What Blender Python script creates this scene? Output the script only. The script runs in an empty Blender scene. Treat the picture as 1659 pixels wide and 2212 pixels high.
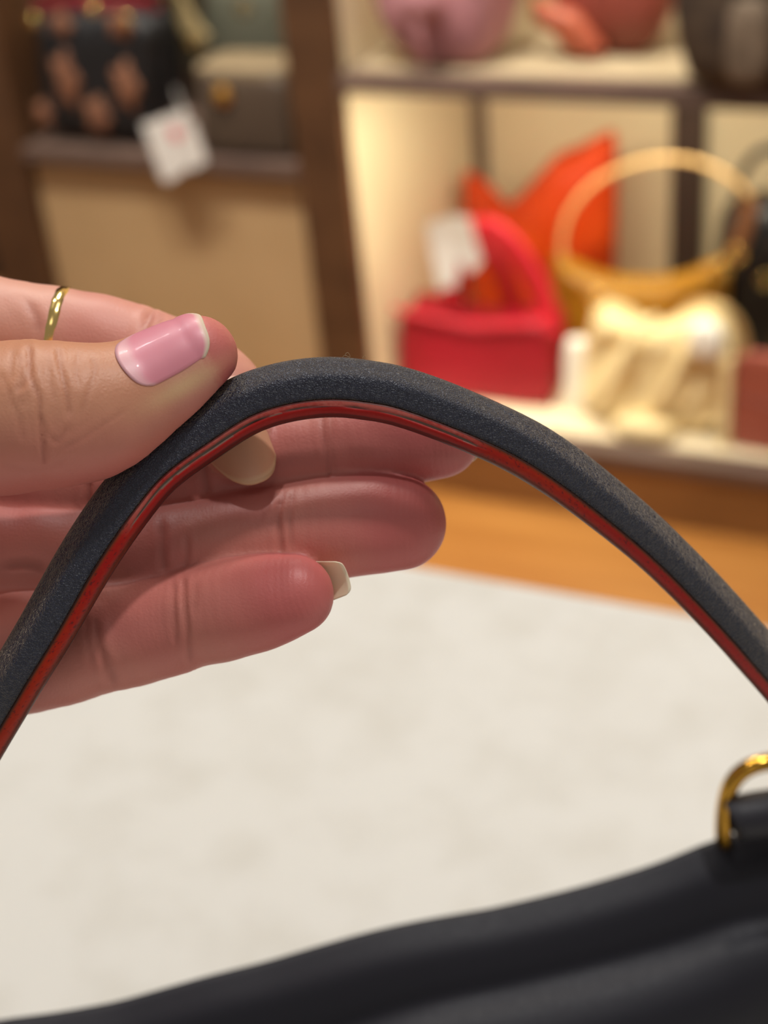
import bpy, bmesh, math, random
import numpy as np
from mathutils import Vector, Matrix

# ------------------------------------------------------------------ camera
S = bpy.context.scene
COL = S.collection
F = 3200.0; CX, CY = 829.5, 1106.0                  # focal length and centre of a 1659 x 2212 frame
_D = np.array([520, 5194, 3200.0]); _D /= np.linalg.norm(_D)          # down, in camera axes (right, down, forward)
_R = np.array([7630, 1306, -3200.0]); _R -= _D * (_R @ _D); _R /= np.linalg.norm(_R)
_N = np.cross(_R, _D)
MC = np.array([_R, _N, -_D])                        # camera axes -> world
CAM = np.array([0.0, 0.0, 1.17])

cam_d = bpy.data.cameras.new('camera')
cam = bpy.data.objects.new('camera', cam_d); COL.objects.link(cam)
m = Matrix.Identity(4)
for i in range(3):
    m[i][0] = MC[i][0]; m[i][1] = -MC[i][1]; m[i][2] = -MC[i][2]; m[i][3] = CAM[i]
cam.matrix_world = m
cam_d.sensor_fit = 'VERTICAL'; cam_d.sensor_height = 36.0
cam_d.lens = F / 2212 * 36.0
cam_d.clip_start = 0.01
cam_d.dof.use_dof = True
cam_d.dof.focus_distance = 0.2085
cam_d.dof.aperture_fstop = cam_d.lens / 3.7
S.camera = cam

# ------------------------------------------------------------------ world and lights
w = bpy.data.worlds.new('world'); S.world = w; w.use_nodes = True
bg = w.node_tree.nodes['Background']
bg.inputs[0].default_value = (1.0, 0.94, 0.86, 1); bg.inputs[1].default_value = 0.27

def area(name, loc, target, size, power, col=(1, .85, .68), shape='DISK', size_y=None, spread=180):
    d = bpy.data.lights.new(name, 'AREA'); d.shape = shape; d.size = size
    if size_y: d.size_y = size_y
    d.energy = power; d.color = col; d.spread = math.radians(spread)
    o = bpy.data.objects.new(name, d); COL.objects.link(o); o.location = loc
    o.rotation_euler = (Vector(target) - Vector(loc)).to_track_quat('-Z', 'Y').to_euler()
    return o
area('downlight_table', (0.42, 0.55, 2.75), (0.0, 0.2, 0.8), 0.12, 14.0, (1, .985, .965))
area('added_back_light', (-0.60, 1.55, 2.75), (0.0, 0.25, 0.8), 0.30, 15, (1, .93, .83))  # added lamp, gives the handle's top face its warm sheen
area('downlight_left', (-0.75, 0.75, 2.75), (-0.2, 0.4, 0.6), 0.12, 7, (1, .985, .965))
area('added_fill_behind', (0.3, -0.7, 2.75), (0.0, 0.4, 0.8), 0.6, 1.6, (1, .97, .94))  # soft fill added behind the camera
area('downlight_shelf', (-0.6, 1.05, 2.75), (-0.65, 1.95, 0.3), 0.2, 4.5, (1, .95, .84), spread=50)
area('downlight_bay', (-1.30, 1.05, 2.75), (-1.3, 1.9, 0.35), 0.2, 3.4, (1, .94, .82), spread=50)
area('shelf_strip_light', (-.60, 1.88, .606), (-.66, 2.0, .1), .5, 2.3, (1, .90, .68), 'RECTANGLE', .02)
area('added_bay_strip', (-1.22, 1.86, 1.042), (-1.22, 2.08, .6), .40, .9, (1, .90, .74), 'RECTANGLE', .02)  # invented strip, added to brighten the sage bag
area('added_upper_strip', (-.15, 1.86, 1.160), (-.15, 2.10, .85), 1.4, 5.0, (1, .90, .72), 'RECTANGLE', .03)  # unseen strip, added as a bright reflection for the handle's top
area('added_top_strip', (-.15, 1.86, 1.735), (-.15, 2.10, 1.35), 1.4, 8.0, (1, .90, .72), 'RECTANGLE', .03)  # another added strip, lights the upper panels the handle reflects
area('added_crown_strip', (-.15, 1.86, 2.285), (-.15, 2.10, 1.9), 1.4, 8.0, (1, .90, .72), 'RECTANGLE', .03)  # topmost added strip, out of view, for the same reflection
S.view_settings.view_transform = 'Standard'; S.view_settings.look = 'None'
S.view_settings.gamma = 1.0; S.view_settings.use_curve_mapping = False
S.view_settings.exposure = 0.0
try:
    S.cycles.use_denoising = True; S.cycles.max_bounces = 8
except Exception: pass

# ------------------------------------------------------------------ pixel helpers
def ray(x, y): return MC @ np.array([(x - CX) / F, (y - CY) / F, 1.0])
def atY(x, y, Y): d = ray(x, y); return CAM + d * (Y / d[1])
def atZ(x, y, Z): d = ray(x, y); return CAM + d * ((Z - CAM[2]) / d[2])
def cmm(px, py, z): return np.array([(px - CX) / F * z, (py - CY) / F * z, z], float)     # camera space, mm
def c2w(P): return CAM + (np.asarray(P, float) * 0.001) @ MC.T
def ptz(px, py, zmm): return c2w(cmm(px, py, zmm))

# ------------------------------------------------------------------ materials
def srgb(r, g, b):
    c = []
    for v in (r, g, b):
        v /= 255.0
        c.append(v / 12.92 if v <= .04045 else ((v + .055) / 1.055) ** 2.4)
    return tuple(c)
MATS = {}
def mat(name, col, rough=.6, metal=0., col2=None, nscale=20., bump=0., bscale=200., attr=None, sheen=0., spec=.5, detail=3., ramp=(.35, .65), coat=0., bdist=.001, sss=0.):
    if name in MATS: return MATS[name]
    mt = bpy.data.materials.new(name); mt.use_nodes = True; MATS[name] = mt
    nt = mt.node_tree; b = nt.nodes['Principled BSDF']
    b.inputs['Roughness'].default_value = rough; b.inputs['Metallic'].default_value = metal
    b.inputs['Specular IOR Level'].default_value = spec
    b.inputs['Base Color'].default_value = (*col, 1)
    if sheen: b.inputs['Sheen Weight'].default_value = sheen
    if coat: b.inputs['Coat Weight'].default_value = coat
    tc = nt.nodes.new('ShaderNodeTexCoord')
    if col2 is not None:
        n = nt.nodes.new('ShaderNodeTexNoise'); n.inputs['Scale'].default_value = nscale; n.inputs['Detail'].default_value = detail
        r = nt.nodes.new('ShaderNodeValToRGB')
        r.color_ramp.elements[0].position, r.color_ramp.elements[1].position = ramp
        r.color_ramp.elements[0].color = (*col, 1); r.color_ramp.elements[1].color = (*col2, 1)
        nt.links.new(tc.outputs['Object'], n.inputs['Vector']); nt.links.new(n.outputs['Fac'], r.inputs['Fac'])
        nt.links.new(r.outputs['Color'], b.inputs['Base Color'])
    if attr:
        a = nt.nodes.new('ShaderNodeAttribute'); a.attribute_name = attr
        nt.links.new(a.outputs['Color'], b.inputs['Base Color'])
    if sss:
        b.inputs['Subsurface Weight'].default_value = sss; b.inputs['Subsurface Radius'].default_value = (1., .35, .2); b.inputs['Subsurface Scale'].default_value = .0022
    if bump:
        n2 = nt.nodes.new('ShaderNodeTexNoise'); n2.inputs['Scale'].default_value = bscale; n2.inputs['Detail'].default_value = 3
        bp = nt.nodes.new('ShaderNodeBump'); bp.inputs['Strength'].default_value = bump; bp.inputs['Distance'].default_value = bdist
        nt.links.new(tc.outputs['Object'], n2.inputs['Vector']); nt.links.new(n2.outputs['Fac'], bp.inputs['Height'])
        nt.links.new(bp.outputs['Normal'], b.inputs['Normal'])
    return mt

def leather(name, col, rough=.42, grain=1500., strength=.5, dist=.00012, spec=.5):
    mt = mat(name, col, rough, spec=spec)
    nt = mt.node_tree; b = nt.nodes['Principled BSDF']
    tc = nt.nodes.new('ShaderNodeTexCoord')
    nz = nt.nodes.new('ShaderNodeTexNoise'); nz.inputs['Scale'].default_value = grain * .45; nz.inputs['Detail'].default_value = 2
    mx = nt.nodes.new('ShaderNodeMixRGB'); mx.blend_type = 'LINEAR_LIGHT'; mx.inputs['Fac'].default_value = .0009
    v = nt.nodes.new('ShaderNodeTexVoronoi'); v.feature = 'DISTANCE_TO_EDGE'; v.inputs['Scale'].default_value = grain
    pw = nt.nodes.new('ShaderNodeMath'); pw.operation = 'POWER'; pw.inputs[1].default_value = .45
    n2 = nt.nodes.new('ShaderNodeTexNoise'); n2.inputs['Scale'].default_value = grain * .3; n2.inputs['Detail'].default_value = 4
    ad = nt.nodes.new('ShaderNodeMath'); ad.operation = 'MULTIPLY_ADD'; ad.inputs[1].default_value = 1.2
    bp = nt.nodes.new('ShaderNodeBump'); bp.inputs['Strength'].default_value = strength; bp.inputs['Distance'].default_value = dist
    L = nt.links.new
    L(tc.outputs['Object'], nz.inputs['Vector']); L(tc.outputs['Object'], mx.inputs['Color1']); L(nz.outputs['Color'], mx.inputs['Color2'])
    L(mx.outputs['Color'], v.inputs['Vector']); L(v.outputs['Distance'], pw.inputs[0])
    L(tc.outputs['Object'], n2.inputs['Vector']); L(n2.outputs['Fac'], ad.inputs[0]); L(pw.outputs[0], ad.inputs[2])
    L(ad.outputs[0], bp.inputs['Height']); L(bp.outputs['Normal'], b.inputs['Normal'])
    rr = nt.nodes.new('ShaderNodeMapRange'); rr.inputs[1].default_value = .2; rr.inputs[2].default_value = 1.1
    rr.inputs[3].default_value = rough + .18; rr.inputs[4].default_value = rough - .06
    L(pw.outputs[0], rr.inputs[0]); L(rr.outputs[0], b.inputs['Roughness'])
    return mt

# ------------------------------------------------------------------ object helpers
def tag(o, label=None, cat=None, group=None, kind=None):
    if label: o['label'] = label
    if cat: o['category'] = cat
    if group: o['group'] = group
    if kind: o['kind'] = kind
    return o
def empty(name, loc, label=None, cat=None, group=None):
    o = bpy.data.objects.new(name, None); COL.objects.link(o); o.location = Vector(loc); o.empty_display_size = .02
    return tag(o, label, cat, group)
def wloc(o):
    l = Vector(o.location)
    while o.parent: o = o.parent; l += Vector(o.location)
    return l
def mesh(name, V, Fc, material, parent=None, smooth=True, loc=None, colors=None):
    V = np.asarray(V, float)
    base = np.array(wloc(parent)) if parent else np.zeros(3)
    if loc is None: loc = base if parent else V.mean(0) * np.array([1, 1, 0]) + np.array([0, 0, V[:, 2].min()])
    loc = np.asarray(loc, float)
    me = bpy.data.meshes.new(name)
    me.from_pydata((V - loc).tolist(), [], [list(map(int, q)) for q in Fc] if not isinstance(Fc, np.ndarray) else Fc.tolist())
    if smooth: me.polygons.foreach_set('use_smooth', np.ones(len(me.polygons), bool))
    me.materials.append(material)
    if colors is not None:
        a = me.color_attributes.new('col', 'FLOAT_COLOR', 'POINT')
        c = np.ones((len(V), 4), np.float32); c[:, :3] = colors
        a.data.foreach_set('color', c.ravel())
    me.update()
    o = bpy.data.objects.new(name, me); COL.objects.link(o)
    o.location = Vector(loc - base); o.parent = parent
    return o
def bm_obj(name, bm, material, parent=None, smooth=True, loc=None):
    bmesh.ops.recalc_face_normals(bm, faces=bm.faces)
    bm.verts.ensure_lookup_table(); bm.verts.index_update()
    V = np.array([v.co[:] for v in bm.verts]); Fc = [[v.index for v in f.verts] for f in bm.faces]
    bm.free()
    return mesh(name, V, Fc, material, parent, smooth, loc)
def add_box(bm, lo, hi, bevel=0., seg=2):
    r = bmesh.ops.create_cube(bm, size=1.0)
    lo, hi = Vector(lo), Vector(hi)
    for v in r['verts']:
        v.co = Vector([lo[i] + (v.co[i] + .5) * (hi[i] - lo[i]) for i in range(3)])
    if bevel:
        es = list({e for v in r['verts'] for e in v.link_edges})
        bmesh.ops.bevel(bm, geom=es, offset=bevel, segments=seg, profile=.6, affect='EDGES')
def box(name, lo, hi, material, parent=None, bevel=.002, smooth=False, loc=None):
    bm = bmesh.new(); add_box(bm, lo, hi, bevel); return bm_obj(name, bm, material, parent, smooth, loc)
def catmull(P, n):
    P = np.asarray(P, float); k = len(P)
    Q = np.vstack([2 * P[0] - P[1], P, 2 * P[-1] - P[-2]])
    t = np.linspace(0, k - 1, n); i = np.minimum(t.astype(int), k - 2); u = (t - i)[:, None]
    a, b, c, d = Q[i], Q[i + 1], Q[i + 2], Q[i + 3]
    return .5 * (2 * b + (c - a) * u + (2 * a - 5 * b + 4 * c - d) * u ** 2 + (3 * b - a - 3 * c + d) * u ** 3)
def grid_faces(nu, nv, closed_v=False, off=0):
    q = []
    for i in range(nu - 1):
        for j in range(nv if closed_v else nv - 1):
            j2 = (j + 1) % nv
            q.append((off + i * nv + j, off + (i + 1) * nv + j, off + (i + 1) * nv + j2, off + i * nv + j2))
    return q
def tube(name, P, rad, material, parent=None, n=60, k=12, up=(0, 0, 1), flat=None, closed=False, loc=None, smoothpath=True):
    """swept round (or flat=(w,t) rounded strap) section along a path of world points"""
    P = catmull(P, n) if smoothpath else np.asarray(P, float); n = len(P)
    T = np.gradient(P, axis=0)
    if closed: T = np.roll(P, -1, 0) - np.roll(P, 1, 0)
    T /= np.linalg.norm(T, axis=1)[:, None] + 1e-12
    up = np.asarray(up, float)
    A = np.cross(T, up); A /= np.linalg.norm(A, axis=1)[:, None] + 1e-9
    B = np.cross(A, T)
    th = np.linspace(0, 2 * np.pi, k, endpoint=False)
    if flat:
        e = .45; ca, sa = np.cos(th), np.sin(th)
        a = np.sign(ca) * np.abs(ca) ** e * flat[0] / 2; b = np.sign(sa) * np.abs(sa) ** e * flat[1] / 2
        V = P[:, None] + A[:, None] * a[None, :, None] + B[:, None] * b[None, :, None]
    else:
        r = np.broadcast_to(np.asarray(rad, float), (n,)) if np.ndim(rad) == 0 or len(rad) == n else np.interp(np.linspace(0, 1, n), np.linspace(0, 1, len(rad)), rad)
        V = P[:, None] + (A[:, None] * np.cos(th)[None, :, None] + B[:, None] * np.sin(th)[None, :, None]) * r[:, None, None]
    V = V.reshape(-1, 3); Fc = grid_faces(n, k, True)
    if closed: Fc += [((n - 1) * k + j, j, (j + 1) % k, (n - 1) * k + (j + 1) % k) for j in range(k)]
    else: Fc += [tuple(range(k))[::-1], tuple((n - 1) * k + j for j in range(k))]
    return mesh(name, V, Fc, material, parent, True, loc)
def ring_path(c, ax, r, n=28, squash=1.):
    ax = np.asarray(ax, float); ax /= np.linalg.norm(ax)
    a = np.cross(ax, (0, 0, 1.)); a = a if np.linalg.norm(a) > .1 else np.cross(ax, (0, 1., 0)); a /= np.linalg.norm(a); b = np.cross(ax, a)
    t = np.linspace(0, 2 * np.pi, n, endpoint=False)
    return np.asarray(c) + r * (np.cos(t)[:, None] * a + squash * np.sin(t)[:, None] * b), ax
def ring(name, c, ax, r, tr, material, parent=None, squash=1., n=28, loc=None):
    P, ax = ring_path(c, ax, r, n, squash)
    return tube(name, P, tr, material, parent, n, 10, ax, closed=True, smoothpath=False, loc=loc)
def smoothnoise(shape_pts, seed, scale):
    """cheap smooth value noise of N x 3 points, made of a few random waves"""
    rng = np.random.RandomState(seed); out = np.zeros(len(shape_pts))
    for i in range(7):
        k = rng.normal(size=3) * scale; out += np.sin(shape_pts @ k + rng.rand() * 6.28)
    return out / 2.6
def soft_box(name, w, d, h, material, origin, yaw=0., parent=None, e=.35, topw=1., topd=1., bulge=.0, wr=.0, wscale=25., seed=1, shape=None, nu=48, nv=32, loc=None):
    """rounded, cushion-like body standing on origin: width w, depth d, height h; the top narrows to topw, topd; shape(x,y,z)->x,y,z bends it"""
    u = np.linspace(-np.pi, np.pi, nu, endpoint=False); v = np.linspace(-np.pi / 2, np.pi / 2, nv)
    sp = lambda x, p: np.sign(x) * np.abs(x) ** p
    U, Vv = np.meshgrid(u, v)
    x = sp(np.cos(Vv), e) * sp(np.cos(U), e); y = sp(np.cos(Vv), e) * sp(np.sin(U), e); z = sp(np.sin(Vv), e)
    t = (z + 1) / 2
    P = np.stack([x * w / 2 * (1 + (topw - 1) * t) * (1 + bulge * np.sin(t * np.pi)), y * d / 2 * (1 + (topd - 1) * t) * (1 + 2 * bulge * np.sin(t * np.pi)), t * h], -1).reshape(-1, 3)
    if shape is not None: P = np.stack(shape(P[:, 0], P[:, 1], P[:, 2]), -1)
    if wr:
        nrm = P - np.array([0, 0, h / 2]); nrm /= np.linalg.norm(nrm, axis=1)[:, None] + 1e-9
        fade = np.clip(P[:, 2] / (h * .15), 0, 1)
        P = P + nrm * (smoothnoise(P, seed, wscale) * wr * fade)[:, None]
    P[:, 2] = np.maximum(P[:, 2], 0)
    c, s = math.cos(yaw), math.sin(yaw)
    Q = np.stack([P[:, 0] * c - P[:, 1] * s, P[:, 0] * s + P[:, 1] * c, P[:, 2]], -1) + np.asarray(origin)
    return mesh(name, Q, grid_faces(nv, nu, True), material, parent, True, loc)

# ------------------------------------------------------------------ setting
M_floor = mat('floor_wood', srgb(174, 118, 56), .42, col2=srgb(158, 102, 44), nscale=3.0, bump=.05, bscale=60)
nt = M_floor.node_tree
for n in nt.nodes:
    if n.type == 'TEX_NOISE' and n.inputs['Scale'].default_value == 3.0:
        mp = nt.nodes.new('ShaderNodeMapping'); mp.inputs['Scale'].default_value = (1, 7, 1)
        nt.links.new(n.inputs['Vector'].links[0].from_socket, mp.inputs['Vector']); nt.links.new(mp.outputs[0], n.inputs['Vector'])
M_post = mat('dark_wood', srgb(92, 62, 39), .45, col2=srgb(76, 50, 31), nscale=14, bump=.1, bscale=90)
M_shelf = mat('taupe_shelf', srgb(104, 84, 74), .4, col2=srgb(92, 74, 66), nscale=9)
M_plinth = mat('brown_plinth', srgb(140, 92, 46), .5, col2=srgb(126, 82, 40), nscale=8)
M_panel = mat('beige_panel', srgb(186, 155, 114), .6, col2=srgb(178, 147, 106), nscale=5)
M_cream = mat('cream_wall', srgb(232, 216, 180), .7, col2=srgb(226, 208, 172), nscale=4)
M_white = mat('white_card', srgb(236, 232, 226), .6, col2=srgb(228, 224, 218), nscale=30)
M_gold = mat('gold', srgb(236, 202, 128), .16, 1.0)
M_brass = mat('brass', srgb(200, 150, 60), .14, 1.0)

def plane_obj(name, lo, hi, material, **k):
    o = box(name, lo, hi, material, bevel=0.)
    return tag(o, kind='structure')
plane_obj('floor', (-4, -2, -.05), (3, 3.2, 0), M_floor)
plane_obj('wall_back', (-4, 2.50, 0), (3, 2.56, 2.9), M_cream)

# ------------------------------------------------------------------ display shelving unit
FY = 1.78
unit = empty('shelving_unit', (-.6, FY, 0), 'dark brown wooden display unit with two bays of shelves full of handbags', 'shelving')
def ub(name, lo, hi, material, bevel=.002, parent=unit): return box(name, lo, hi, material, parent, bevel)
BD = 2.265                                           # the back of the right bay
ub('post', (-.986, FY - .004, 0), (-.911, FY + .02, 2.3), M_post)
ub('divider_panel', (-.986, FY + .02, 0), (-.9135, BD, 2.3), M_cream, .001)
ub('post', (-1.56, FY - .004, 0), (-1.462, FY + .02, 2.3), M_post)
ub('divider_panel', (-1.56, FY + .02, 0), (-1.465, BD, 2.3), M_post, .001)
ub('post', (.62, FY - .004, 0), (.70, BD, 2.3), M_post)
ub('plinth', (-.911, FY, 0), (.62, FY + .03, .092), M_plinth)
ub('shelf', (-.911, FY - .006, .0925), (.62, BD, .112), M_shelf)
ub('shelf_liner', (-.905, FY + .03, .1122), (.615, BD, .1140), M_cream, .0005)
ub('shelf', (-.911, FY - .006, .612), (.62, BD, .634), M_shelf)
ub('shelf_liner', (-.905, FY + .03, .6342), (.615, BD, .6358), mat('dimmed_cream_liner', srgb(176, 158, 126), .7, col2=srgb(166, 148, 118), nscale=6), .0005)  # cream liner darkened to paint in dimmer light on this shelf
ub('shelf', (-.911, FY - .006, 1.17), (.62, BD, 1.19), M_shelf)
ub('shelf', (-.911, FY - .006, 1.745), (.62, BD, 1.765), M_shelf)  # unseen shelf, added with the strips that brighten the handle's top
ub('shelf', (-.911, FY - .006, 2.29), (.62, BD, 2.31), M_shelf)
ub('back_panel', (-.911, BD, .10), (.62, BD + .015, 2.3), M_cream, 0)
M_upr = mat('grey_upright', srgb(126, 108, 92), .5, col2=srgb(116, 98, 84), nscale=10)
M_uprd = mat('dark_upright', srgb(74, 58, 50), .5, col2=srgb(64, 50, 44), nscale=10)
x1 = -.913
ub('upright', (x1, BD - .016, .114), (x1 + .022, BD, .612), M_upr)
xd = atY(1490, 400, BD)[0]
ub('upright', (xd - .026, BD - .02, .114), (xd + .026, BD, .612), M_uprd)
ub('upright', (xd - .026, BD - .02, .636), (xd + .026, BD, 1.17), M_uprd)
# left bay
ub('shelf', (-1.462, FY - .006, .486), (-.986, 2.2, .508), M_shelf)
ub('cupboard_front', (-1.459, FY + .012, .02), (-.989, FY + .03, .478), M_panel, .003)
ub('back_panel', (-1.462, 2.2, .508), (-.986, 2.215, 2.3), mat('olive_panel', srgb(120, 110, 90), .7, col2=srgb(110, 100, 82), nscale=5), 0)
ub('shelf', (-1.462, FY - .006, 1.05), (-.986, 2.2, 1.07), M_shelf)
# the neighbouring bay at the left end
ub('side_panel', (-2.3, FY + .06, .25), (-1.56, FY + .08, 2.3), mat('very_dark_wood', srgb(44, 30, 22), .5, col2=srgb(36, 25, 19), nscale=10), 0)
ub('side_plinth', (-2.3, FY + .03, 0), (-1.56, FY + .08, .25), M_plinth, .002)

# ------------------------------------------------------------------ table
TZ = .75
M_felt = mat('ivory_felt', srgb(230, 227, 220), .92, col2=srgb(221, 217, 208), nscale=38, bump=.35, bscale=900, sheen=.15, detail=4, ramp=(.40, .72), bdist=.0006)
tb = empty('table', (0, .2, 0), 'ivory felt covered table under the dark handbag', 'table')
bm = bmesh.new(); add_box(bm, (-1.0, -.30, TZ - .03), (.9, .568, TZ), .004, 3)
bm_obj('tabletop', bm, M_felt, tb, True)
for x in (-.95, .85):
    for y in (-.25, .5): box('leg', (x - .025, y - .025, 0), (x + .025, y + .025, TZ - .03), M_post, tb, .003)


# the centre line of the bag handle, which the hand closes on (camera-space millimetres)
PTS = [  # centre of the handle: px, py, depth mm, full height mm
 (-440, 2400, 338, 8.0), (-400, 2300, 308, 8.0), (-330, 2120, 276, 8.0), (-200, 1880, 244, 8.0), (-60, 1630, 221, 8.0), (30, 1475, 214, 8.0), (101, 1358, 212, 8.1), (188, 1206, 211, 8.4), (270, 1086, 211, 8.5), (340, 1005, 211.5, 8.55), (441, 931, 212, 8.6), (527, 877, 212, 8.7), (610, 849, 212, 8.65),
 (700, 837, 212, 8.6), (786, 842, 212, 8.6), (882, 862, 212.5, 8.55), (1031, 919, 214, 8.45), (1164, 986, 216.5, 8.4), (1304, 1087, 220.5, 8.1), (1450, 1214, 226.5, 7.7), (1622, 1397, 236, 7.6), (1760, 1570, 252, 7.8), (1850, 1740, 284, 8.0), (1882, 1850, 330, 8.0), (1888, 1885, 348, 8.0)]
HC = np.array([np.r_[cmm(a, b, z), h] for a, b, z, h in PTS])
arc = np.r_[0, np.cumsum(np.linalg.norm(np.diff(HC[:, :3], axis=0), axis=1))]
def handle_frames(n):
    C_ = catmull(HC, 4000); L_ = np.r_[0, np.cumsum(np.linalg.norm(np.diff(C_[:, :3], axis=0), axis=1))]
    s = np.linspace(0, L_[-1], n); C_ = np.stack([np.interp(s, L_, C_[:, k]) for k in range(4)], 1)
    T = np.gradient(C_[:, :3], axis=0); T /= np.linalg.norm(T, axis=1)[:, None]
    vw = -C_[:, :3] / np.linalg.norm(C_[:, :3], axis=1)[:, None]
    fb = vw - T * np.einsum('ij,ij->i', vw, T)[:, None]; fb /= np.linalg.norm(fb, axis=1)[:, None]
    oa = np.cross(T, fb); oa *= np.sign(-oa[:, 1:2].mean())
    return C_, oa, fb

# ------------------------------------------------------------------ the hand: one continuous surface grown from a distance field (camera-space millimetres)
CH = {   # px, py, depth mm, radius mm
 'thumb': [(-900, 1180, 236, 16), (-620, 1075, 226, 14.5), (-330, 958, 214, 11.9), (-150, 916, 208, 10.5), (0, 905, 206.5, 10.05), (60, 899, 206, 9.9), (110, 897, 206, 9.65), (200, 889, 207, 8.85), (258, 870, 208, 7.9), (300, 850, 208.8, 7.25), (345, 822, 209.3, 6.65), (390, 793, 209.6, 5.95), (426, 770, 209.8, 5.05)],
 'index': [(-420, 730, 240, 10), (-250, 705, 237, 9.2), (-100, 700, 234.5, 8.3), (0, 714, 233.5, 7.55), (60, 722, 233.8, 7.4), (123, 730, 234, 7.35), (220, 752, 234.5, 7.7), (280, 768, 234.6, 7.5), (318, 780, 234.5, 7.4), (400, 812, 230.5, 7.4), (460, 850, 227, 7.0), (488, 895, 225.2, 6.2), (512, 960, 224.2, 4.95)],
 'middle': [(-420, 980, 246, 10), (-250, 985, 241, 9.4), (0, 1020, 236.5, 8.6), (160, 1040, 234, 8.3), (300, 1036, 232, 8.0), (450, 1008, 230.5, 7.65), (600, 985, 229.5, 7.4), (705, 968, 229, 7.15), (800, 950, 228.5, 7.25), (880, 940, 228, 6.9), (945, 938, 227.5, 6.15)],
 'ring': [(-420, 1180, 244, 10), (-250, 1190, 239, 9.6), (0, 1200, 233.5, 8.9), (150, 1205, 230.5, 8.3), (300, 1206, 228.2, 7.8), (380, 1196, 227, 7.5), (500, 1174, 225.5, 7.3), (610, 1153, 224.5, 7.0), (720, 1139, 224.2, 7.2), (800, 1131, 224.2, 7.05), (862, 1131, 224.2, 6.45)],
 'pinky': [(-420, 1390, 242, 11), (-250, 1400, 238, 10.8), (-50, 1408, 231, 10.0), (100, 1396, 227, 9.0), (210, 1375, 224.5, 8.0), (300, 1362, 223, 7.5), (410, 1336, 220.5, 6.8), (500, 1316, 218, 6.7), (580, 1299, 216, 6.05), (634, 1285, 214.8, 5.2)],
}
PALM = [((-380, 740, 238, 11), (-1250, 1050, 248, 15)), ((-380, 985, 241, 11.5), (-1260, 1120, 250, 15)), ((-380, 1190, 237, 11.5), (-1270, 1190, 250, 15)),
        ((-380, 1390, 234, 12), (-1280, 1270, 248, 15)), ((-650, 1085, 228, 14), (-1250, 1120, 245, 16)), ((-1250, 1110, 249, 17), (-1750, 1170, 254, 20)), ((-1250, 1220, 249, 17), (-1750, 1260, 254, 20))]
H = .44
LO = np.array([-208., -44., 190.]); HI = np.array([18., 44., 284.])
GS = ((HI - LO) / H).astype(int) + 1
def dense(ch, n=44):
    A = np.array([np.r_[cmm(a, b, z), r] for a, b, z, r in ch])
    return catmull(A, n)
DN = {k: dense(v) for k, v in CH.items()}
def cone_fill(Dg, p, q, r0, r1, pad=5.0):
    lo = np.minimum(p - r0, q - r1) - pad; hi = np.maximum(p + r0, q + r1) + pad
    i0 = np.clip(np.floor((lo - LO) / H).astype(int), 0, GS - 1); i1 = np.clip(np.ceil((hi - LO) / H).astype(int) + 1, 1, GS)
    if np.any(i1 <= i0): return
    ax = [(LO[k] + H * np.arange(i0[k], i1[k])).astype(np.float32) for k in range(3)]
    d = q - p; L2 = float(d @ d)
    X = ax[0][:, None, None] - p[0]; Y = ax[1][None, :, None] - p[1]; Z = ax[2][None, None, :] - p[2]
    t = np.clip((X * d[0] + Y * d[1] + Z * d[2]) / L2, 0, 1).astype(np.float32)
    e = np.sqrt((X - t * d[0]) ** 2 + (Y - t * d[1]) ** 2 + (Z - t * d[2]) ** 2) - (r0 + t * (r1 - r0))
    sl = tuple(slice(i0[k], i1[k]) for k in range(3))
    np.minimum(Dg[sl], e, out=Dg[sl])
def smin(a, b, k):
    h = np.clip(k - np.abs(a - b), 0, None) / k
    return np.minimum(a, b) - h * h * k * .25
BIG = np.float32(6.0)
palm = np.full(GS, BIG, np.float32)
for a, b in PALM:
    t_ = np.full(GS, BIG, np.float32)
    cone_fill(t_, cmm(*a[:3]), cmm(*b[:3]), a[3], b[3], 6.5)
    palm = smin(palm, t_, 6.0)
body = palm.copy()
for k_, A in DN.items():
    t_ = np.full(GS, BIG, np.float32)
    for i in range(len(A) - 1): cone_fill(t_, A[i, :3], A[i + 1, :3], A[i, 3], A[i + 1, 3])
    body = smin(body, smin(t_, palm, 5.0), .7)
_C = handle_frames(160)[0]; _g = np.full(GS, BIG, np.float32)
for i in range(len(_C) - 1): cone_fill(_g, _C[i, :3], _C[i + 1, :3], _C[i, 3] / 2 + .22, _C[i + 1, 3] / 2 + .22, 4.0)
body = -smin(-body, _g, .8)                             # flesh gives way to the handle
del palm, t_, _g

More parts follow.
